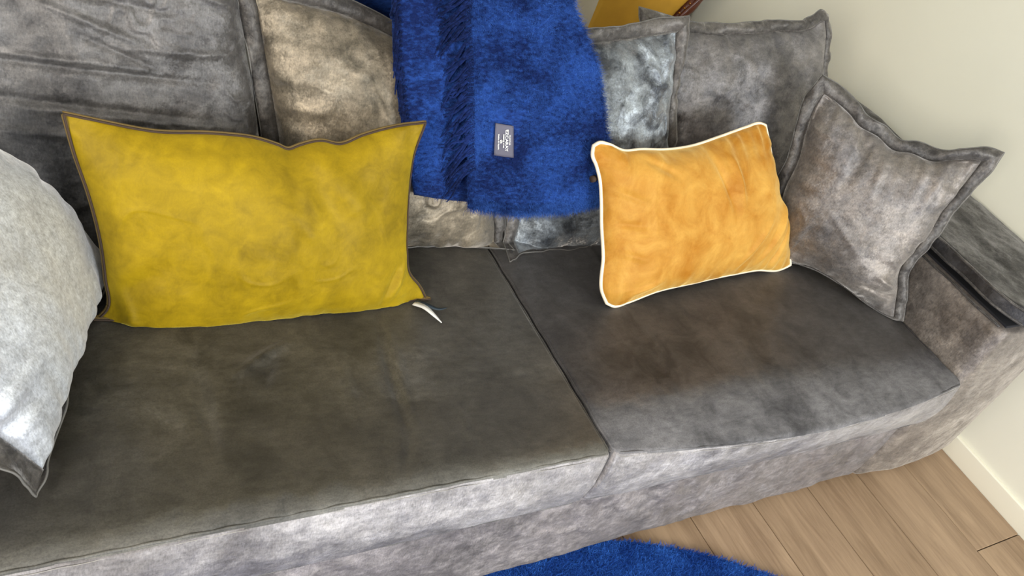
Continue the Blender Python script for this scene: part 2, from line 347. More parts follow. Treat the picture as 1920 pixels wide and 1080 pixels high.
# ------------------------------------------------------------------ sofa
sofa = thing('sofa', (0, 0.55, 0), 'long grey velvet sofa with wide padded arms on an oak floor by a cream wall', 'sofa')
def cloth_disp(amp, sc, k, ridge_amp=0.0, rs=4.0, w=0.14, extra=None):
    def f(P, Nn):
        a = P[:, 0] + P[:, 1] * 0.7; b = P[:, 2] + P[:, 1] * 0.7
        d = amp * fbm(a * sc, b * sc, k) + ridge_amp * ridge(a * rs, b * rs, k + 1, w)
        Q = P + Nn * d[:, None]
        return extra(Q, P, Nn) if extra else Q
    return f
def base_fn(P, Nn):
    a = P[:, 0]; b = P[:, 2]; front = np.clip(-Nn[:, 1], 0, 1)
    env = np.clip(1 - abs(a - 0.25) / 0.75, 0.15, 1)
    d = 0.002 * fbm(a * 6, b * 9, 1) + 0.012 * env * front * ridge(a * 9 + b * 7, b * 5 - a * 1.5, 2, 0.16) + 0.003 * front * fbm(a * 14 + b * 18, b * 4, 5)
    Q = P + Nn * d[:, None]
    # the plinth swells a little in the middle of its height
    Q[:, 1] -= front * 0.005 * np.sin(np.pi * np.clip((b - .02) / .26, 0, 1))
    return Q
v, f = grid_box((-1.12, 0.024, 0.016), (1.086, 1.12, 0.2755), (0.012, 0.034, 0.016), 0.010, base_fn)
obj('base', v, f, M['base'], sofa)
def arm_fn(side):
    def g(P, Nn):
        a, y, z = P[:, 0] * side, P[:, 1], P[:, 2]
        front = np.clip(-Nn[:, 1], 0, 1)
        d = 0.003 * fbm(a * 5 + y * 3, z * 5, 3) + 0.003 * front * ridge(a * 6 + z * 5, z * 4, 4, 0.15)
        Q = P + Nn * d[:, None]
        s = np.clip((a - 1.30) / 0.28, 0, 1)
        Q[:, 1] += 0.03 * s ** 2 * np.clip(1 - y / .5, 0, 1)               # front rounds away towards the wall
        Q[:, 0] -= side * 0.07 * np.clip((a - 1.2) / .38, 0, 1) * np.clip(z / .6, 0, 1)
        return Q
    return g
for s in (1, -1):
    lo, hi = ((1.088, 0.004, 0.016), (1.584, 1.12, 0.604)); 
    x0, x1 = (lo[0], hi[0]) if s > 0 else (-hi[0], -1.122)
    # lower front part is flush with the plinth; the upper part starts at the seat's edge
    def shaped(P, Nn, s=s):
        Q = arm_fn(s)(P, Nn)
        a = Q[:, 0] * s
        up = np.clip((P[:, 2] - .283) / .012, 0, 1) * np.clip(1 - (a - 1.088) / 0.2, 0, 1)
        Q[:, 0] += s * 0.045 * up
        Q[:, 1] += 0.012 * np.clip(1 - (a - 1.088) / .15, 0, 1) * (P[:, 1] < .3)
        return Q
    v, f = grid_box((x0, lo[1], lo[2]), (x1, hi[1], hi[2]), (0.03, 0.03, 0.03), 0.014, shaped)
    obj('arm', v, f, M['arm'], sofa)
    # stitched welt along the inner top edge of the arm
    p = [(s * 1.137, yy, 0.598 + 0.0015 * math.sin(yy * 40)) for yy in np.linspace(0.04, 1.0, 60)]
    v, f = tube(p, 0.003, 6); obj('arm_piping', v, f, M['flange'], sofa)
v, f = grid_box((-1.12, 0.80, 0.282), (1.12, 1.12, 0.66), 0.05, 0.03, cloth_disp(.004, 4, 2))
obj('back_frame', v, f, M['back'], sofa)
for sx in (-1.45, -0.1, 1.45):
    for sy in (0.12, 1.05):
        v, f = tube([(sx, sy, 0.0), (sx, sy, 0.022)], 0.03, 16); obj('foot', v, f, M['foot'], sofa, False)

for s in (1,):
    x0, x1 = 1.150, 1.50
    v, f = grid_box((x0, .03, .600), (x1, 1.09, .6085), .003, .05); o = obj('slot_shade', v, f, M['dark'], sofa); o['label'] = 'black strip painted as the shade under the arm cushion'  # dark strip laid in the slot to paint its shade

# padded loose covers on the arms: a slab with a piped boxing strip, its inner edge lifted off the arm
def cap(side, label):
    t = thing('arm_cushion', (side * 1.35, .5, .606), label, 'cushion', 'padded cushions laid over the sofa arms')
    def g(P, Nn):
        a, y, z = P[:, 0] * side, P[:, 1], P[:, 2]
        q = (a - 1.10) / .45; top = np.clip(Nn[:, 2], 0, 1)
        Q = P.copy()
        Q[:, 2] += 0.018 * np.sin(np.pi * np.clip(q, 0, 1)) ** .6 * np.sin(np.pi * np.clip((y + .01) / 1.13, 0, 1)) ** .5 * np.clip((z - .608) / .04, 0, 1)
        Q[:, 2] += 0.030 * np.clip(1 - q / .40, 0, 1) ** 1.2 * np.clip(1 - (q > 2), 0, 1)       # lifted inner edge
        Q[:, 2] += 0.004 * top * fbm(a * 9, y * 9, 5) + 0.0015 * top * ridge(a * 8, y * 6, 6, .3)
        Q[:, 0] += side * (0.006 * fbm(y * 8, z * 8, 2) * (q < .2) + 0.05 * np.clip((.10 - y) / .12, 0, 1) ** 2 * np.clip(1 - q / .6, 0, 1))
        Q[:, 1] += 0.05 * np.clip((a - 1.35) / .2, 0, 1) ** 2 * np.clip((.3 - y) / .3, 0, 1)
        return Q
    x0, x1 = (1.10, 1.565) if side > 0 else (-1.565, -1.10)
    v, f = grid_box((x0, -0.012, 0.608), (x1, 1.12, 0.648), (0.010, 0.012, 0.010), 0.010, g)
    o = obj('cover', v, f, M['flange'] if side < 0 else M['cap'], t)
    for zz, nm in ((0.613, 'lower_piping'), (0.644, 'upper_piping')):
        P = [(side * 1.099, yy, zz) for yy in np.linspace(1.05, 0.01, 90)] + [(side * xx, -0.013, zz) for xx in np.linspace(1.12, 1.54, 30)]
        P = np.array(P); Nn = np.zeros_like(P); Q = g(P, Nn); Q[:, 2] = P[:, 2] + 0.030 * np.clip(1 - ((P[:, 0] * side - 1.10) / .45) / .40, 0, 1) ** 1.2
        v, f = tube(Q, 0.0032, 6); obj('piping', v, f, M['flange'], t)
    return t
M['cap'] = velvet('gunmetal_velvet_cover', lin(44, 42, 42), lin(88, 86, 86), scale=1.2, **{**GREY, 'sheen': .2}, nap_noise=.3)
cap(1, 'padded gunmetal velvet cushion over the sofa arm next to the cream wall, inner edge lifted')

# ------------------------------------------------------------------ seat cushions
def seat(x0, x1, bulge, mat, label, seed, segs, crown=0.012):
    t = thing('seat_cushion', ((x0 + x1) / 2, .38, .283), label, 'cushion', 'seat cushions of the grey sofa')
    cx, hw = (x0 + x1) / 2, (x1 - x0) / 2; z0, z1, y0, y1 = 0.286, 0.438, 0.0, 0.78
    def g(P, Nn):
        X, Y, Z = P[:, 0], P[:, 1], P[:, 2]
        q = np.clip(1 - ((X - cx) / hw) ** 2, 0, 1); fy = np.clip(1 - (Y - y0) / .25, 0, 1)
        up = np.clip(Nn[:, 2], 0, 1); fr = np.clip(-Nn[:, 1], 0, 1); h = np.clip((Z - z0) / (z1 - z0), 0, 1)
        Q = P.copy()
        Q[:, 1] -= bulge * q * fy * (.1 + .9 * h)
        Q[:, 1] -= fr * 0.010 * np.sin(np.pi * h)
        Q[:, 2] += h * (crown * q * np.clip(1 - ((Y - .38) / .42) ** 2, 0, 1) ** .7) 
        Q[:, 2] += up * (0.0022 * fbm(X * 5, Y * 5, seed) + 0.0022 * ridge(X * 5, Y * 3, seed + 1, .1) + folds(X, Y, segs))
        Q += Nn * (fr * (0.002 * fbm(X * 9, Z * 9, seed + 2) + 0.0025 * ridge(X * 5, Z * 12, seed + 3, .12)))[:, None]
        return Q
    v, f = grid_box((x0, y0, z0), (x1, y1, z1), (0.010, 0.010, 0.010), 0.0085, g)
    cc = obj('cushion_cover', v, f, mat, t); cc.data.materials.append(M['boxing'])      # sewn-on boxing panel; the light on its front is painted into the colour
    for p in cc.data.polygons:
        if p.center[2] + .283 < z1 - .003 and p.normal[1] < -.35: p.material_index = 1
    def line(z, inset):
        pts = [(x0 + inset, yy, z) for yy in np.linspace(.7, .012, 60)] + [(xx, inset, z) for xx in np.linspace(x0 + .014, x1 - .014, 150)] + \
              [(x1 - inset, yy, z) for yy in np.linspace(.012, .7, 60)]
        P = np.array(pts); q = np.clip(1 - ((P[:, 0] - cx) / hw) ** 2, 0, 1); fy = np.clip(1 - (P[:, 1] - y0) / .25, 0, 1)
        h = np.clip((z - z0) / (z1 - z0), 0, 1); P[:, 1] -= bulge * q * fy * (.1 + .9 * h)
        P[:, 2] += h * crown * q * np.clip(1 - ((P[:, 1] - .38) / .42) ** 2, 0, 1) ** .7 + .0008 * np.sin(np.arange(len(P)) * .9)
        return P
    v, f = tube(line(z1 - .0025, .0022), 0.0022, 6); obj('piping', v, f, mat, t)
    v, f = tube(line(z1 - .0095, -.0021), 0.0006, 4); s = obj('stitching', v, f, M['thread'], t)
    v, f = tube(line(z0 + .003, .002), 0.0022, 6); obj('piping', v, f, mat, t)
    return t
seat(-1.118, -0.002, 0.0, M['seat_olive'], 'wider-looking olive grey velvet seat cushion under the mustard pillow', 1,
     [(-.33, .36, -.36, .10, .008, -.008), (-.315, .36, -.345, .12, .007, .005), (-.36, .10, -.39, .04, .007, -.004), (-.60, .26, -.50, .32, .007, .010), (-.57, .22, -.53, .29, .006, -.008), (-.66, .12, -.655, .30, .009, -.007),
      (-.44, .14, -.42, .34, .009, .004), (-.25, .04, -.26, .16, .008, .004), (-.15, .2, -.03, .22, .006, .003), (-.3, .24, -.05, .26, .005, -.002)])
seat(0.005, 1.122, 0.045, M['seat'], 'charcoal velvet seat cushion under the amber pillow with piped edge', 4,
     [(.62, .12, .60, .2, .02, .002), (.9, .1, .8, .14, .02, -.002)])

# ------------------------------------------------------------------ pillows
def rest(P, k=.9):
    """cloth that would sink into the seat cushions lies on them instead and spreads forward"""
    P = np.array(P, float); X, Y = P[..., 0], P[..., 1]
    cx = np.where(X < 0, -.56, .5635); q = np.clip(1 - ((X - cx) / .5585) ** 2, 0, 1)
    zs = .4395 + .012 * q * np.clip(1 - ((Y - .38) / .42) ** 2, 0, 1) ** .7
    d = np.clip(zs - P[..., 2], 0, .2) * (abs(X) < 1.12) * (P[..., 1] > 0)
    P[..., 2] += d; P[..., 1] -= k * d
    return P
def coons(sides, n, m):
    b, r, t, l = sides
    B = catmull(b, n); T = catmull(t, n); L = catmull(l, m); R = catmull(r, m)
    s = np.linspace(0, 1, n)[:, None, None]; q = np.linspace(0, 1, m)[None, :, None]
    return (1 - q) * B[:, None] + q * T[:, None] + (1 - s) * L[None] + s * R[None] - \
        ((1 - s) * (1 - q) * B[0] + s * (1 - q) * B[-1] + (1 - s) * q * T[0] + s * q * T[-1])
def sample(G, s, t):
    n, m = G.shape[:2]; x = np.clip(s, 0, 1) * (n - 1); y = np.clip(t, 0, 1) * (m - 1)
    i = np.minimum(x.astype(int), n - 2); j = np.minimum(y.astype(int), m - 2); a = (x - i)[..., None]; b = (y - j)[..., None]
    return (G[i, j] * (1 - a) + G[i + 1, j] * a) * (1 - b) + (G[i, j + 1] * (1 - a) + G[i + 1, j + 1] * a) * b
def pillow(name, key, mat, label, cat='cushion', group=None, flange=0.0, fm=None, puff=(.075, .06), pucker=.004, seed=0, segs=(), fbot=None, ffar=None,
           piping=None, pip_r=.003, n=130, p=2.6, q=.55, amp=.004, ridge_amp=.004, rs=9, trim=None, parts_cb=None, shape=None, sag=0.0, wave=.006):
    O, U, V, sides = shape or SHAPES[key]
    O, U, V = map(np.array, (O, U, V)); Nb = np.cross(U, V)          # Nb points away from the sitter's side
    if Nb[1] < 0 and shape is None: Nb = -Nb
    G = coons(sides, 200, 200); kf = .9 if name == 'back_cushion' else 0.0; pl = .055 if flange else .035
    W = np.linalg.norm(G[-1, 100] - G[0, 100]); H = np.linalg.norm(G[100, -1] - G[100, 0])
    a, b = flange / W, flange / H; b0 = b if fbot is None else fbot / H; a1 = a if ffar is None else ffar / W
    s = np.linspace(0, 1, n); s = s + 0.0; s = .5 - .5 * np.cos(np.pi * s) * .35 - .5 * (1 - 2 * s) * .65   # denser at the seams
    S, T = np.meshgrid(s, s, indexing='ij')
    P2 = sample(G, a + (1 - a - a1) * S, b0 + (1 - b0 - b) * T)
    def bend(u2): return sag * 0
    x, y = abs(2 * S - 1), abs(2 * T - 1)
    h = ((1 - x ** p) * (1 - y ** p)).clip(0) ** q
    u, w_ = P2[..., 0], P2[..., 1]
    ds = np.minimum(S, 1 - S) * W; dt = np.minimum(T, 1 - T) * H
    pk = pucker * (np.exp(-dt / pl) * noise2(u * 50, w_ * 6 + seed, seed) + np.exp(-ds / pl) * noise2(u * 6, w_ * 42 + seed, seed + 1)) * np.clip(np.minimum(ds, dt) / .006, 0, 1)
    edge = np.clip(np.minimum(ds, dt) / .03, 0, 1)
    lump = amp * fbm(u * 6 + seed, w_ * 6, seed) * edge + ridge_amp * edge * ridge(u * rs, w_ * rs + seed, seed + 2, .18) + folds(u, w_, segs) * edge
    lump2 = amp * fbm(u * 7 + seed + 9, w_ * 7, seed + 3) * edge
    base = O + U * u[..., None] + V * w_[..., None]
    # the seam line itself wanders slightly out of plane
    wav = wave * fbm(u * 5 + seed, w_ * 5, seed + 5, 2)[..., None] * Nb
    Pf = base + wav - Nb * (puff[0] * h + pk + lump)[..., None]
    Pb = base + wav + Nb * (puff[1] * h + pk * .5 + lump2)[..., None]
    Pf[[0, -1]] = (base + wav)[[0, -1]]; Pf[:, [0, -1]] = (base + wav)[:, [0, -1]]
    t = thing(name, tuple(O), label, cat, group)
    v, f = closed_sheet(rest(Pf, kf), rest(Pb, kf)); body = obj('cushion_body', v, f, mat, t)
    E = rest(base + wav, kf)
    ring = np.concatenate([E[:-1, 0], E[-1, :-1], E[::-1, -1][:-1], E[0, ::-1][:-1]])
    if flange:
        k = 260; per = []
        st = np.linspace(0, 1, k + 1)[:-1]
        Sr = np.concatenate([st, np.ones(k), 1 - st, np.zeros(k)]); Tr = np.concatenate([np.zeros(k), st, np.ones(k), 1 - st])
        rows = []; nr = 7
        for i in range(nr):
            e = i / (nr - 1)          # 0 at the seam, 1 at the rim
            aa, bb, b1, a2 = a * (1 - e), b * (1 - e), b0 * (1 - e), a1 * (1 - e)
            R2 = sample(G, aa + (1 - aa - a2) * Sr, b1 + (1 - b1 - bb) * Tr); ru, rw = R2[:, 0], R2[:, 1]
            off = wave * fbm(ru * 5 + seed, rw * 5, seed + 5, 2) + e * (.011 * noise2(ru * 16, rw * 16 + seed, seed + 1) + .006 * noise2(ru * 38, rw * 38, seed + 2))
            off -= .006 * math.sin(math.pi * e) 
            rows.append(O + U * ru[:, None] + V * rw[:, None] + Nb * off[:, None])
        rows = np.array(rows); K = rows.shape[1]; th = .0022
        VV = []; FF = []
        prof = [(i, -1) for i in range(nr)] + [(i, 1) for i in range(nr - 1, -1, -1)]
        for (i, sg) in prof: VV.append(rows[i] + sg * Nb * (th * (1.0 if i < nr - 1 else .6)))
        VV = rest(np.concatenate(VV), kf); L = len(prof)
        for i in range(L):
            for j in range(K):
                FF.append((i * K + j, ((i + 1) % L) * K + j, ((i + 1) % L) * K + (j + 1) % K, i * K + (j + 1) % K))
        obj('flange', VV, FF, fm or M['flange'], t)
        v, f = tube(rest(rows[-1], kf), .0016, 5, True); obj('rim_binding', v, f, M['rim'], t)
    if piping:
        v, f = tube(ring, pip_r, 8, True); obj('piping', v, f, piping, t)
    if trim:
        v, f = tube(ring + (-Nb * .004)[None], .0018, 5, True); obj('cord', v, f, trim, t)
    if parts_cb: parts_cb(t, lambda uu, vv, d=0.0: O + U * uu + V * vv - Nb * d)
    return t
M['rim'] = plain('worn_silver_rim', lin(98, 96, 92), 0.6)

pillow('back_cushion', 'p1', M['back'], 'large grey velvet back cushion without flange behind the mustard pillow', group='back cushions of the grey sofa',
       puff=(.085, .08), p=6, q=.5, ridge_amp=.004, rs=16, amp=.004, seed=3, n=260, pucker=.003,
       segs=[(-.16, .30, .20, .285, .006, -.005), (-.14, .31, .1, .30, .006, .004), (-.05, .385, .10, .335, .006, .006), (-.02, .40, .16, .385, .006, -.005), (-.12, .44, -.02, .40, .006, .006),
             (.0, .345, .12, .30, .005, -.004), (.05, .33, .25, .33, .006, .004), (-.16, .25, .2, .225, .007, -.005), (-.1, .235, .24, .215, .006, .004), (.10, .44, .24, .40, .006, .006),
             (.05, .47, .12, .44, .008, .007), (.0, .49, .05, .43, .008, .007), (-.1, .50, -.06, .42, .007, .006), (.15, .49, .17, .42, .007, -.006), (.18, .5, .24, .46, .008, .006), (-.16, .2, .1, .19, .007, .004)])
pillow('back_cushion', 'p4', M['pillow_grey'], 'grey velvet flanged cushion against the wall end of the sofa back, behind the silver one',
       group='back cushions of the grey sofa', flange=.028, fbot=.006, seed=5, puff=(.06, .06), ridge_amp=.005)
pillow('back_cushion', 'p2', M['pillow_warm'], 'warm bronze-grey velvet flanged cushion half covered by the blue throw on its fringed side',
       group='back cushions of the grey sofa', flange=.030, fbot=.006, seed=2, puff=(.085, .07), ridge_amp=.005, pucker=.010, n=160)
pillow('back_cushion', 'p3', M['pillow_silver'], 'silver and dark grey crushed velvet cushion between the blue throw and amber pillow',
       group='back cushions of the grey sofa', flange=.030, fbot=.006, seed=6, puff=(.075, .07), ridge_amp=.005, pucker=.006, n=160)
pillow('scatter_cushion', 'p5', M['pillow_taupe'], 'taupe grey velvet cushion with ruffled flange leaning on the sofa arm by the wall', group='flanged scatter cushions at the sofa ends',
       flange=.028, fbot=.006, seed=9, puff=(.085, .06), pucker=.011, ridge_amp=.004, n=170,
       segs=[(.33, .07, .24, .09, .008, .010), (.34, .045, .23, .05, .007, -.008), (.32, .10, .25, .14, .008, .008), (.06, .40, .05, .26, .014, -.014), (.10, .39, .11, .26, .012, .010), (.02, .2, .2, .1, .01, .003)])
# the pale cushion leaning on the far left arm
A = np.array((-.884, .085, .462)); B = np.array((-.74, .50, .462)); up = np.array((-.250, 0.02, .375)); Ub = (B - A) / np.linalg.norm(B - A)
Vb = up - Ub * (up @ Ub); Vb /= np.linalg.norm(Vb); w0 = np.linalg.norm(B - A)
pillow('scatter_cushion', None, M['pillow_pale'], 'pale silver velvet cushion with ruffled flange at the sofa end away from the wall', group='flanged scatter cushions at the sofa ends',
       flange=.034, fbot=.004, ffar=.004, seed=4, puff=(.115, .05), pucker=.011, n=160, q=.45,
       shape=(tuple(A), tuple(Ub), tuple(Vb), [[(0, 0), (.15, .012), (.3, .012), (w0, 0)], [(w0, 0), (w0 - .035, .2), (w0 - .12, .42)],
              [(-.06, .45), (.15, .43), (w0 - .12, .42)], [(0, 0), (-.012, .12), (-.03, .25), (-.06, .45)]]))

def mustard_parts(t, at):
    # two slim ribbons sewn into the lower corner
    def ribbon(pts, w, mat):
        P = np.array(pts); k = 14; c = catmull(P, k); V = []; F = []
        d = np.gradient(c, axis=0); side = np.cross(d, [0, 0, 1]); side /= np.linalg.norm(side, axis=1)[:, None]
        for i in range(k):
            ww = w * (1 - (i / (k - 1)) ** 2.2 * .9)
            for z, sg in ((.0006, -1), (.0006, 1), (-.0006, 1), (-.0006, -1)): V.append(c[i] + side[i] * sg * ww / 2 + np.array([0, 0, z]))
        for i in range(k - 1):
            for j in range(4): F.append((i * 4 + j, i * 4 + (j + 1) % 4, i * 4 + 4 + (j + 1) % 4, i * 4 + 4 + j))
        F += [(3, 2, 1, 0), tuple((k - 1) * 4 + j for j in range(4))]
        o = obj('ribbon', V, F, mat, t); return o
    ribbon([(-.245, .385, .452), (-.232, .368, .458), (-.220, .346, .457), (-.209, .330, .452)], .013, M['ribbon_white'])['label'] = 'silver white ribbon tag'
    ribbon([(-.238, .392, .452), (-.222, .372, .457), (-.205, .362, .456), (-.186, .362, .457)], .011, M['ribbon_dark'])['label'] = 'dark teal ribbon tag'
pillow('throw_pillow', 'yellow', M['mustard'], 'large oblong mustard yellow velvet pillow with brown trimmed edge and ribbon tags', 'pillow',
       puff=(.075, .055), seed=1, pucker=.003, piping=M['mustard_trim'], pip_r=.0035, trim=M['mustard_cord'], amp=.005, ridge_amp=.002, n=160, p=2.4, q=.62,
       segs=[(-.26, .03, -.20, .10, .016, -.012), (-.23, -.02, -.25, .05, .01, .01), (.20, .02, .24, .10, .008, .009), (.185, .01, .21, .08, .008, -.008), (.0, .28, .08, .16, .02, -.010), (.05, .27, .13, .17, .02, .008), (-.03, .22, .03, .15, .015, .006)],
       parts_cb=mustard_parts, wave=.004)
def amber_parts(t, at):
    c = np.array(at(-.046, .270, -.014)); v, f = tube([c, c + np.array((-.009, -.003, 0))], .007, 14); o = obj('button', v, f, M['mustard_cord'], t)
pillow('throw_pillow', 'orange', M['amber'], 'amber orange velvet pillow with cream piping on the charcoal seat cushion', 'pillow',
       puff=(.070, .055), seed=7, pucker=.005, piping=M['cream_cord'], pip_r=.0038, amp=.004, ridge_amp=.0015, n=160, p=2.6, q=.6,
       segs=[(.26, .31, .33, .18, .012, -.011), (.31, .32, .35, .20, .010, .008), (.46, .03, .56, .20, .010, .011), (.53, .02, .60, .16, .011, -.014), (.38, .04, .47, .16, .009, .007), (.04, .02, .12, .045, .008, .008), (.05, .31, .14, .27, .009, -.007), (-.01, .12, .06, .10, .008, .005), (-.02, .18, .06, .17, .008, -.005), (-.03, .25, .05, .22, .008, .005)],
       parts_cb=amber_parts, wave=.004)

# ------------------------------------------------------------------ blue mohair throw
throw = thing('throw_blanket', (-.05, .55, .56), 'folded cobalt blue mohair throw with fringe draped over the back cushions', 'blanket')
LEAN = .35; Vn = np.array((0, LEAN, 1)) / math.hypot(LEAN, 1); Nt = np.array((0, 1, -LEAN)) / math.hypot(LEAN, 1)   # Nt points to the back
def path(L, y_off):
    """L: length up from z=.44 along the leaning front, then over the top and down behind"""
    Lt = .56
    p0 = np.array((0, .47 + y_off, .44))
    R = .075
    L = np.asarray(L, float); out = np.zeros(L.shape + (3,)); nn = np.zeros(L.shape + (3,))
    a = np.clip((L - Lt) / R, 0, 2.6); front = L <= Lt
    c = p0 + Vn * Lt + Nt * R
    out[...] = p0 + Vn * np.minimum(L, Lt)[..., None]
    arc = c - Nt * R * np.cos(a)[..., None] + Vn * R * np.sin(a)[..., None]
    tang = Nt * np.sin(2.6) + Vn * math.cos(2.6)
    rest = np.clip(L - Lt - 2.6 * R, 0, 9)[..., None] * (Nt * math.sin(2.6) + Vn * math.cos(2.6))
    out = np.where(front[..., None], out, arc + rest)
    nn = np.where(front[..., None], -Nt + 0 * out, -Nt * np.cos(a)[..., None] + Vn * np.sin(a)[..., None])
    return out, nn
def layer(name, left, right, hem, y_off, thick, seed, mat, Ltop):
    n, m = 110, 150; s = np.linspace(0, 1, n); q = np.linspace(0, 1, m); S, T = np.meshgrid(s, q, indexing='ij')
    H0 = np.interp(S, [h[0] for h in hem], [h[1] for h in hem]); L = H0 + (Ltop - H0) * T
    xl = np.interp(L, [e[0] for e in left], [e[1] for e in left]); xr = np.interp(L, [e[0] for e in right], [e[1] for e in right])
    X = xl + (xr - xl) * S; C0, NN = path(L, y_off)
    C0[..., 0] = X
    bump = .010 * fbm(X * 4 + seed, L * 3, seed, 2) + .003 * fbm(X * 14, L * 10, seed + 1, 2)
    prof = ((1 - abs(2 * S - 1) ** 10) * (1 - abs(2 * T - 1) ** 16)).clip(0) ** .5
    fat = 1 + .9 * np.exp(-((L - H0) / .03) ** 2)
    Pf = C0 + NN * (bump + thick * prof * fat)[..., None]; Pb = C0 + NN * (bump - thick * prof * fat)[..., None]
    Pf[[0, -1]] = (C0 + NN * bump[..., None])[[0, -1]]; Pf[:, [0, -1]] = (C0 + NN * bump[..., None])[:, [0, -1]]
    v, f = closed_sheet(Pf, Pb); o = obj(name, v, f, mat, throw)
    return Pf, NN, o
k = 1 / Vn[2]
Lz = lambda z: (z - .44) * k
R_EDGE = [(Lz(.59), .183), (Lz(.65), .182), (Lz(.71), .172), (Lz(.80), .135), (Lz(.876), .092), (Lz(.963), .020), (Lz(1.1), -.03), (2, -.05)]
PfL, NL, lowo = layer('lower_fold', [(Lz(.573), -.225), (Lz(.65), -.255), (Lz(.75), -.292), (Lz(.84), -.318), (Lz(.92), -.332), (2, -.36)], [(a, b - .006) for a, b in R_EDGE],
                  [(0, Lz(.598)), (.2, Lz(.586)), (.5, Lz(.578)), (.8, Lz(.584)), (1, Lz(.600))], 0.0, .011, 2, M['wool'], .98)
PfU, NU, uppo = layer('upper_fold', [(Lz(.56), -.125), (Lz(.65), -.142), (Lz(.75), -.165), (Lz(.85), -.185), (Lz(.92), -.205), (2, -.24)], R_EDGE,
                  [(0, Lz(.592)), (.35, Lz(.582)), (.7, Lz(.588)), (1, Lz(.604))], -.030, .012, 5, M['wool'], .96)
def tassels(PF, NN, count, d0, sway, length, mat_parent, lift):
    m = PF.shape[1]
    for i in range(count):
        t = 0.10 + .74 * (i + random.random() * .5) / count; j = t * (m - 1); j0 = int(j)
        p = PF[2, j0] * (1 - (j - j0)) + PF[2, j0 + 1] * (j - j0); nn = NN[2, j0]
        ln = length * random.uniform(.8, 1.15); tang = PF[2, min(j0 + 2, m - 1)] - PF[2, j0]; tang /= np.linalg.norm(tang)
        sw = sway + random.uniform(-.25, .25); w1, w2 = random.uniform(-.3, .3), random.uniform(-.35, .35)
        pts = [p + np.array((.006, 0, 0)) + nn * .002]
        for kk in range(1, 7):
            e = kk / 6
            pts.append(p + np.array((-ln * e * d0, 0, 0)) - tang * ln * e * (sw + w1 * math.sin(e * 5 + i)) + nn * (lift * math.sin(math.pi * e) * (1 + w2) - .022 * e * (lift > .006)))
        v, f = tube(catmull(pts, 12), .0027, 5, False, lambda x: 1 - .6 * x ** 3)
        obj('tassel', v, f, M['wool_dark'], throw)
tassels(PfU, NU, 110, .62, .72, .085, throw, .007)
tassels(PfL, NL, 74, .18, .95, .055, throw, .004)
def strands(P0, N0, down, ln, wd, jit, curl=.6, lay=.8):
    K = len(P0); rnd = rng.normal(size=(K, 3)); d = N0 * .55 + rnd * jit + down * lay * rng.random((K, 1)); d /= np.linalg.norm(d, axis=1)[:, None]
    rnd2 = rng.normal(size=(K, 3)); d2 = d + rnd2 * curl - N0 * .35; d2 /= np.linalg.norm(d2, axis=1)[:, None]
    L = ln * rng.uniform(.5, 1.3, (K, 1)); sd = np.cross(d, rng.normal(size=(K, 3))); sd /= np.linalg.norm(sd, axis=1)[:, None]
    A0 = P0; A1 = P0 + d * L * .5; A2 = A1 + d2 * L * .5
    V = np.stack([A0 - sd * wd, A0 + sd * wd, A1 + sd * wd * .8, A1 - sd * wd * .8, A2], 1).reshape(-1, 3)
    F = []
    for i in range(K): o = i * 5; F += [(o, o + 1, o + 2, o + 3), (o + 3, o + 2, o + 4)]
    return V, F
def on_grid(PF, NN, K, smax=1.0, tmax=.85):
    n, m = PF.shape[:2]; s = rng.random(K) * smax; t = rng.random(K) * tmax
    return sample(PF, s, t), sample(NN, s, t)
P0, N0 = on_grid(PfU, NU, 46000)
keep = ~((P0[:, 0] > -.118) & (P0[:, 0] < -.052) & (P0[:, 2] > .697) & (P0[:, 2] < .785)); P0, N0 = P0[keep], N0[keep]
v, f = strands(P0, N0, np.array((-.15, 0, -1.)), .014, .00028, .45); obj('fuzz', v, f, M['wool_strand'], uppo, False, 'stuff')
# hem and right edge stand out a little more
n_ = 5000; s = rng.random(n_); t_ = rng.random(n_) * .035
P0, N0 = sample(PfU, s, t_), sample(NU, s, t_); Pa, Na = sample(PfU, 1 - rng.random(n_) * .02, rng.random(n_) * .85), sample(NU, np.ones(n_), rng.random(n_) * .85)
v, f = strands(np.concatenate([P0, Pa]), np.concatenate([N0 + np.array((0, 0, -1.2)), Na * .4 + np.array((1.2, 0, 0))]), np.array((0, 0, -.6)), .018, .00025, .4)
obj('edge_fuzz', v, f, M['wool_strand'], uppo, False, 'stuff')
P0, N0 = on_grid(PfL, NL, 9000, .35)
v, f = strands(P0, N0, np.array((-.3, 0, -1.)), .011, .00028, .45); obj('fuzz', v, f, M['wool_strand'], lowo, False, 'stuff')

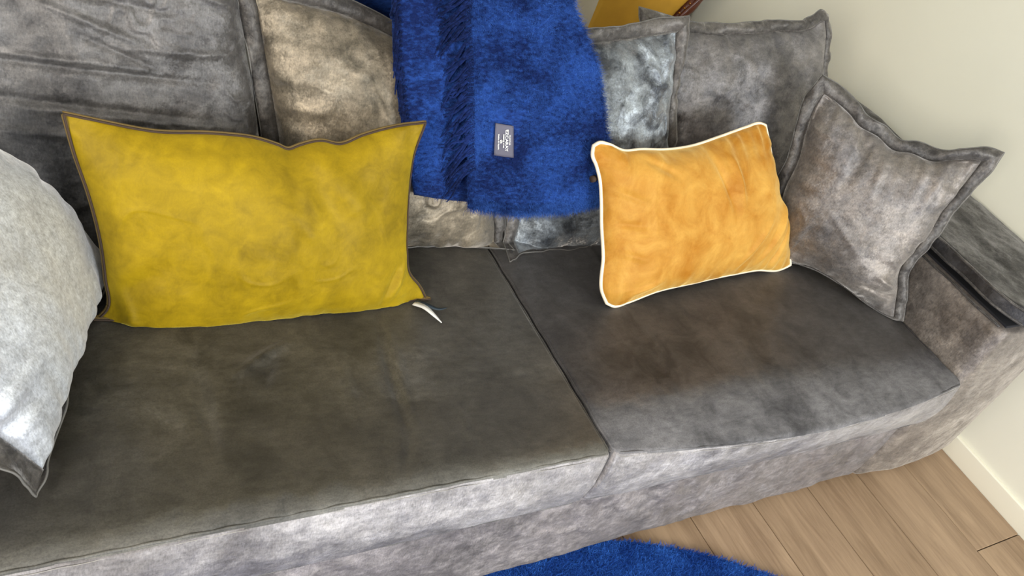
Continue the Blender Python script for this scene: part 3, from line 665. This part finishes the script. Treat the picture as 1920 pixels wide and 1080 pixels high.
# woven label, sewn on sideways, its print reading downwards
def tag_label():
    c = np.array((-.060, .0, .0)); 
    def at_xz(x, z):
        L = Lz(z); p, nn = path(np.array([L]), -.030); q = p[0].copy(); q[0] = x
        i = np.argmin(((PfU[..., 0] - x) ** 2 + (PfU[..., 2] - z) ** 2).ravel()); return PfU.reshape(-1, 3)[i], -Nt
    cor = [(-.112, .758), (-.072, .755), (-.059, .698), (-.103, .701)]
    A_ = PfU.reshape(-1, 3); sel = A_[(A_[:, 0] > -.115) & (A_[:, 0] < -.055) & (A_[:, 2] > .695) & (A_[:, 2] < .762) & (A_[:, 1] < .62)]
    M_ = np.c_[sel[:, 0], sel[:, 2], np.ones(len(sel))]; co = np.linalg.lstsq(M_, sel[:, 1], rcond=None)[0]
    off = -(sel[:, 1] - M_ @ co).min() + .0035
    TL, TR, BR, BL = [np.array((x, co[0] * x + co[1] * z + co[2] - off, z)) for x, z in cor]
    n, m = 8, 12; V = []; F = []
    for d in (-.0008, .0008):
        for i in range(n + 1):
            for j in range(m + 1):
                a, b = i / n, j / m; p = (1 - b) * ((1 - a) * TL + a * TR) + b * ((1 - a) * BL + a * BR)
                V.append(p + Nt * (d + .0012 * math.sin(a * 3) * math.sin(b * 4)))
    q = lambda d, i, j: d * (n + 1) * (m + 1) + i * (m + 1) + j
    for i in range(n):
        for j in range(m):
            F.append((q(0, i, j), q(0, i, j + 1), q(0, i + 1, j + 1), q(0, i + 1, j))); F.append((q(1, i, j), q(1, i + 1, j), q(1, i + 1, j + 1), q(1, i, j + 1)))
    for i in range(n): F.append((q(0, i, 0), q(0, i + 1, 0), q(1, i + 1, 0), q(1, i, 0))); F.append((q(0, i, m), q(1, i, m), q(1, i + 1, m), q(0, i + 1, m)))
    for j in range(m): F.append((q(0, 0, j), q(1, 0, j), q(1, 0, j + 1), q(0, 0, j + 1))); F.append((q(0, n, j), q(0, n, j + 1), q(1, n, j + 1), q(1, n, j)))
    lab = obj('label', V, F, M['label'], throw); lab['label'] = 'slate grey woven label with white lettering'
    cen = (TL + TR + BR + BL) / 4; rd = ((BL - TL) + (BR - TR)) / 2; hl = np.linalg.norm(rd); rd /= hl            # reading direction: down
    nrm = -Nt; upv = np.cross(nrm, rd)                                         # text's own up: towards the right
    def write(txt, size, off_up, width, shift=0.0, bold=.0):
        cu = bpy.data.curves.new('print', 'FONT'); cu.body = txt; cu.size = size; cu.align_x = 'CENTER'; cu.align_y = 'CENTER'; cu.offset = bold; cu.extrude = .00015
        o = bpy.data.objects.new('print', cu); C.objects.link(o); bpy.context.view_layer.update()
        me = bpy.data.meshes.new_from_object(o.evaluated_get(bpy.context.evaluated_depsgraph_get())); bpy.data.objects.remove(o)
        v = np.array([tuple(q.co) for q in me.vertices]); v[:, 0] *= width / (v[:, 0].max() - v[:, 0].min())
        P = cen + nrm * .0018 + v[:, :1] * rd + (v[:, 1:2] + off_up) * upv + v[:, 2:] * nrm + rd * shift
        obj('print', P, [tuple(p.vertices) for p in me.polygons], M['print'], lab, False)
    write('EZCARAY', .0084, .0044, .042, 0, .00012)
    write('MANTAS', .0034, .0112, .019, 0, .00006)
    write('DESDE 1930', .0032, -.0024, .026, 0, .00012)
    write('Hecho en España', .0038, -.0132, .030, 0, .00008)
    ang = np.linspace(0, 2 * np.pi, 24, endpoint=False)
    v, f = tube([cen + nrm * .0019 + rd * .0030 * math.cos(a) + upv * (-.0078 + .0024 * math.sin(a)) for a in ang], .0006, 5, True); obj('print', v, f, M['print'], lab)
    v, f = tube([cen + nrm * .0019 + rd * x + upv * (-.0078 + .0012 * math.sin(x * 1600)) for x in np.linspace(-.002, .002, 9)], .0005, 5); obj('print', v, f, M['print'], lab)
tag_label()

# ------------------------------------------------------------------ round rug
rc, rr = np.array((-.0850, -1.09)), 1.168
rug = thing('round_rug', (rc[0], rc[1], 0), 'round cobalt blue shaggy rug on the oak floor in front of the sofa', 'rug')
a = np.linspace(0, 2 * np.pi, 160, endpoint=False); V = []; F = []
for r_, z_ in ((rr - .004, .001), (rr, .008), (rr - .01, .014), (rr * .66, .014), (rr * .33, .014)):
    V += [(rc[0] + r_ * math.cos(t), rc[1] + r_ * math.sin(t), z_) for t in a]
for i in range(4):
    for j in range(160): F.append((i * 160 + j, i * 160 + (j + 1) % 160, (i + 1) * 160 + (j + 1) % 160, (i + 1) * 160 + j))
F.append(tuple(4 * 160 + j for j in range(160))); F.append(tuple(range(160))[::-1])
obj('backing', V, F, M['rug'], rug)
K = 210000; ang = rng.random(K) * 2 * np.pi; rad = rr * np.sqrt(rng.random(K)) * 0.998
P0 = np.stack([rc[0] + rad * np.cos(ang), rc[1] + rad * np.sin(ang), np.full(K, .012)], 1)
# dense where the photograph sees it
P0 = P0[P0[:, 1] < .030]; K = len(P0)
keep = (P0[:, 1] > -.55) & (P0[:, 1] < .05) & (P0[:, 0] > -.6) | (rng.random(K) < .35)
P0 = P0[keep]; K = len(P0)
ex = rng.random((90000, 2)); Pe = np.stack([-.35 + 1.15 * ex[:, 0], -.50 + .56 * ex[:, 1], np.full(90000, .012)], 1)
Pe = Pe[np.hypot(Pe[:, 0] - rc[0], Pe[:, 1] - rc[1]) < rr - .002]; Pe = Pe[Pe[:, 1] < .030]; P0 = np.concatenate([P0, Pe]); K = len(P0)
v, f = strands(P0, np.tile((0, 0, 1.), (K, 1)), np.array((.2, .1, 0)), .015, .0008, .25, .35); obj('pile', v, f, M['rug'], rug, False, 'stuff')

# ------------------------------------------------------------------ golden armchair behind the sofa
ch = thing('armchair', (1.0, 1.55, 0), 'antique armchair with golden yellow back and carved studded wooden frame behind the sofa', 'armchair')
def loft(outline, y0, lean, th, mat, name, puff=.02):
    n, m = 24, 24; G = coons(outline, n, m); S, T = np.meshgrid(np.linspace(0, 1, n), np.linspace(0, 1, m), indexing='ij')
    h = ((1 - abs(2 * S - 1) ** 4) * (1 - abs(2 * T - 1) ** 4)).clip(0) ** .5
    Pc = np.stack([G[..., 0], y0 + (G[..., 1] - .45) * lean, G[..., 1]], -1)
    Pf = Pc - np.array((0, 1, 0)) * (h * puff + 0)[..., None]; Pb = Pc + np.array((0, 1, 0)) * (h * th)[..., None]
    v, f = closed_sheet(Pf, Pb); return obj(name, v, f, mat, ch)
loft([[(.79, .42), (1.02, .42)], [(1.04, .42), (1.115, .60), (1.225, .80), (1.24, .98)], [(.78, .98), (1.0, 1.04), (1.24, .98)], [(.79, .42), (.795, .60), (.785, .80), (.78, .98)]], 1.50, .05, .03, M['yellow_cloth'], 'back_pad')
def post(pts, r, name='frame_post'):
    c = catmull(pts, 60); v, f = tube(c, r, 12, False, lambda x: 1 + .12 * math.sin(x * 70)); return obj(name, v, f, M['brown_wood'], ch)
post([(1.08, 1.52, .0), (1.07, 1.50, .25), (1.08, 1.50, .50), (1.15, 1.51, .62), (1.26, 1.53, .80), (1.27, 1.54, 1.0)], .024)
post([(1.05, 1.49, .44), (1.125, 1.49, .60), (1.235, 1.50, .79), (1.245, 1.51, .98)], .007, 'carved_moulding')
post([(.76, 1.58, .0), (.765, 1.56, .25), (.770, 1.55, .45), (.765, 1.55, .535)], .014, 'frame_post')
post([(.76, 1.56, .99), (.88, 1.55, 1.05), (1.0, 1.54, 1.08), (1.14, 1.54, 1.05), (1.27, 1.54, 1.0)], .024, 'crest_rail')
v, f = grid_box((.78, 1.22, .30), (1.12, 1.53, .42), .03, .03, cloth_disp(.003, 6, 1)); obj('seat', v, f, M['yellow_cloth'], ch)
v, f = grid_box((.77, 1.21, .24), (1.13, 1.54, .31), .01, .05); obj('seat_rail', v, f, M['brown_wood'], ch, True)
for x_ in (.80, 1.10): post([(x_, 1.25, 0), (x_, 1.24, .12), (x_, 1.24, .25)], .018, 'leg')
for i in range(26):
    e = i / 25; c = catmull([(1.035, 1.485, .45), (1.10, 1.485, .60), (1.213, 1.495, .79), (1.225, 1.505, .97)], 101)[int(e * 100)]
    v, f = tube([c, c + np.array((0, -.004, 0))], .005, 8, False, lambda x: 1 - .5 * x); obj('stud', v, f, M['brass'], ch)

sp = thing('corner_shade_panel', (1.48, 1.91, 0), 'slate grey panel added as the shaded wall corner behind the armchair', 'shade_panel')
v, f = grid_box((1.36, 1.895, .02), (1.585, 1.925, 1.25), .006, .2); obj('panel', v, f, M['slate'], sp)  # added panel, its grey stands in for shade on the back wall
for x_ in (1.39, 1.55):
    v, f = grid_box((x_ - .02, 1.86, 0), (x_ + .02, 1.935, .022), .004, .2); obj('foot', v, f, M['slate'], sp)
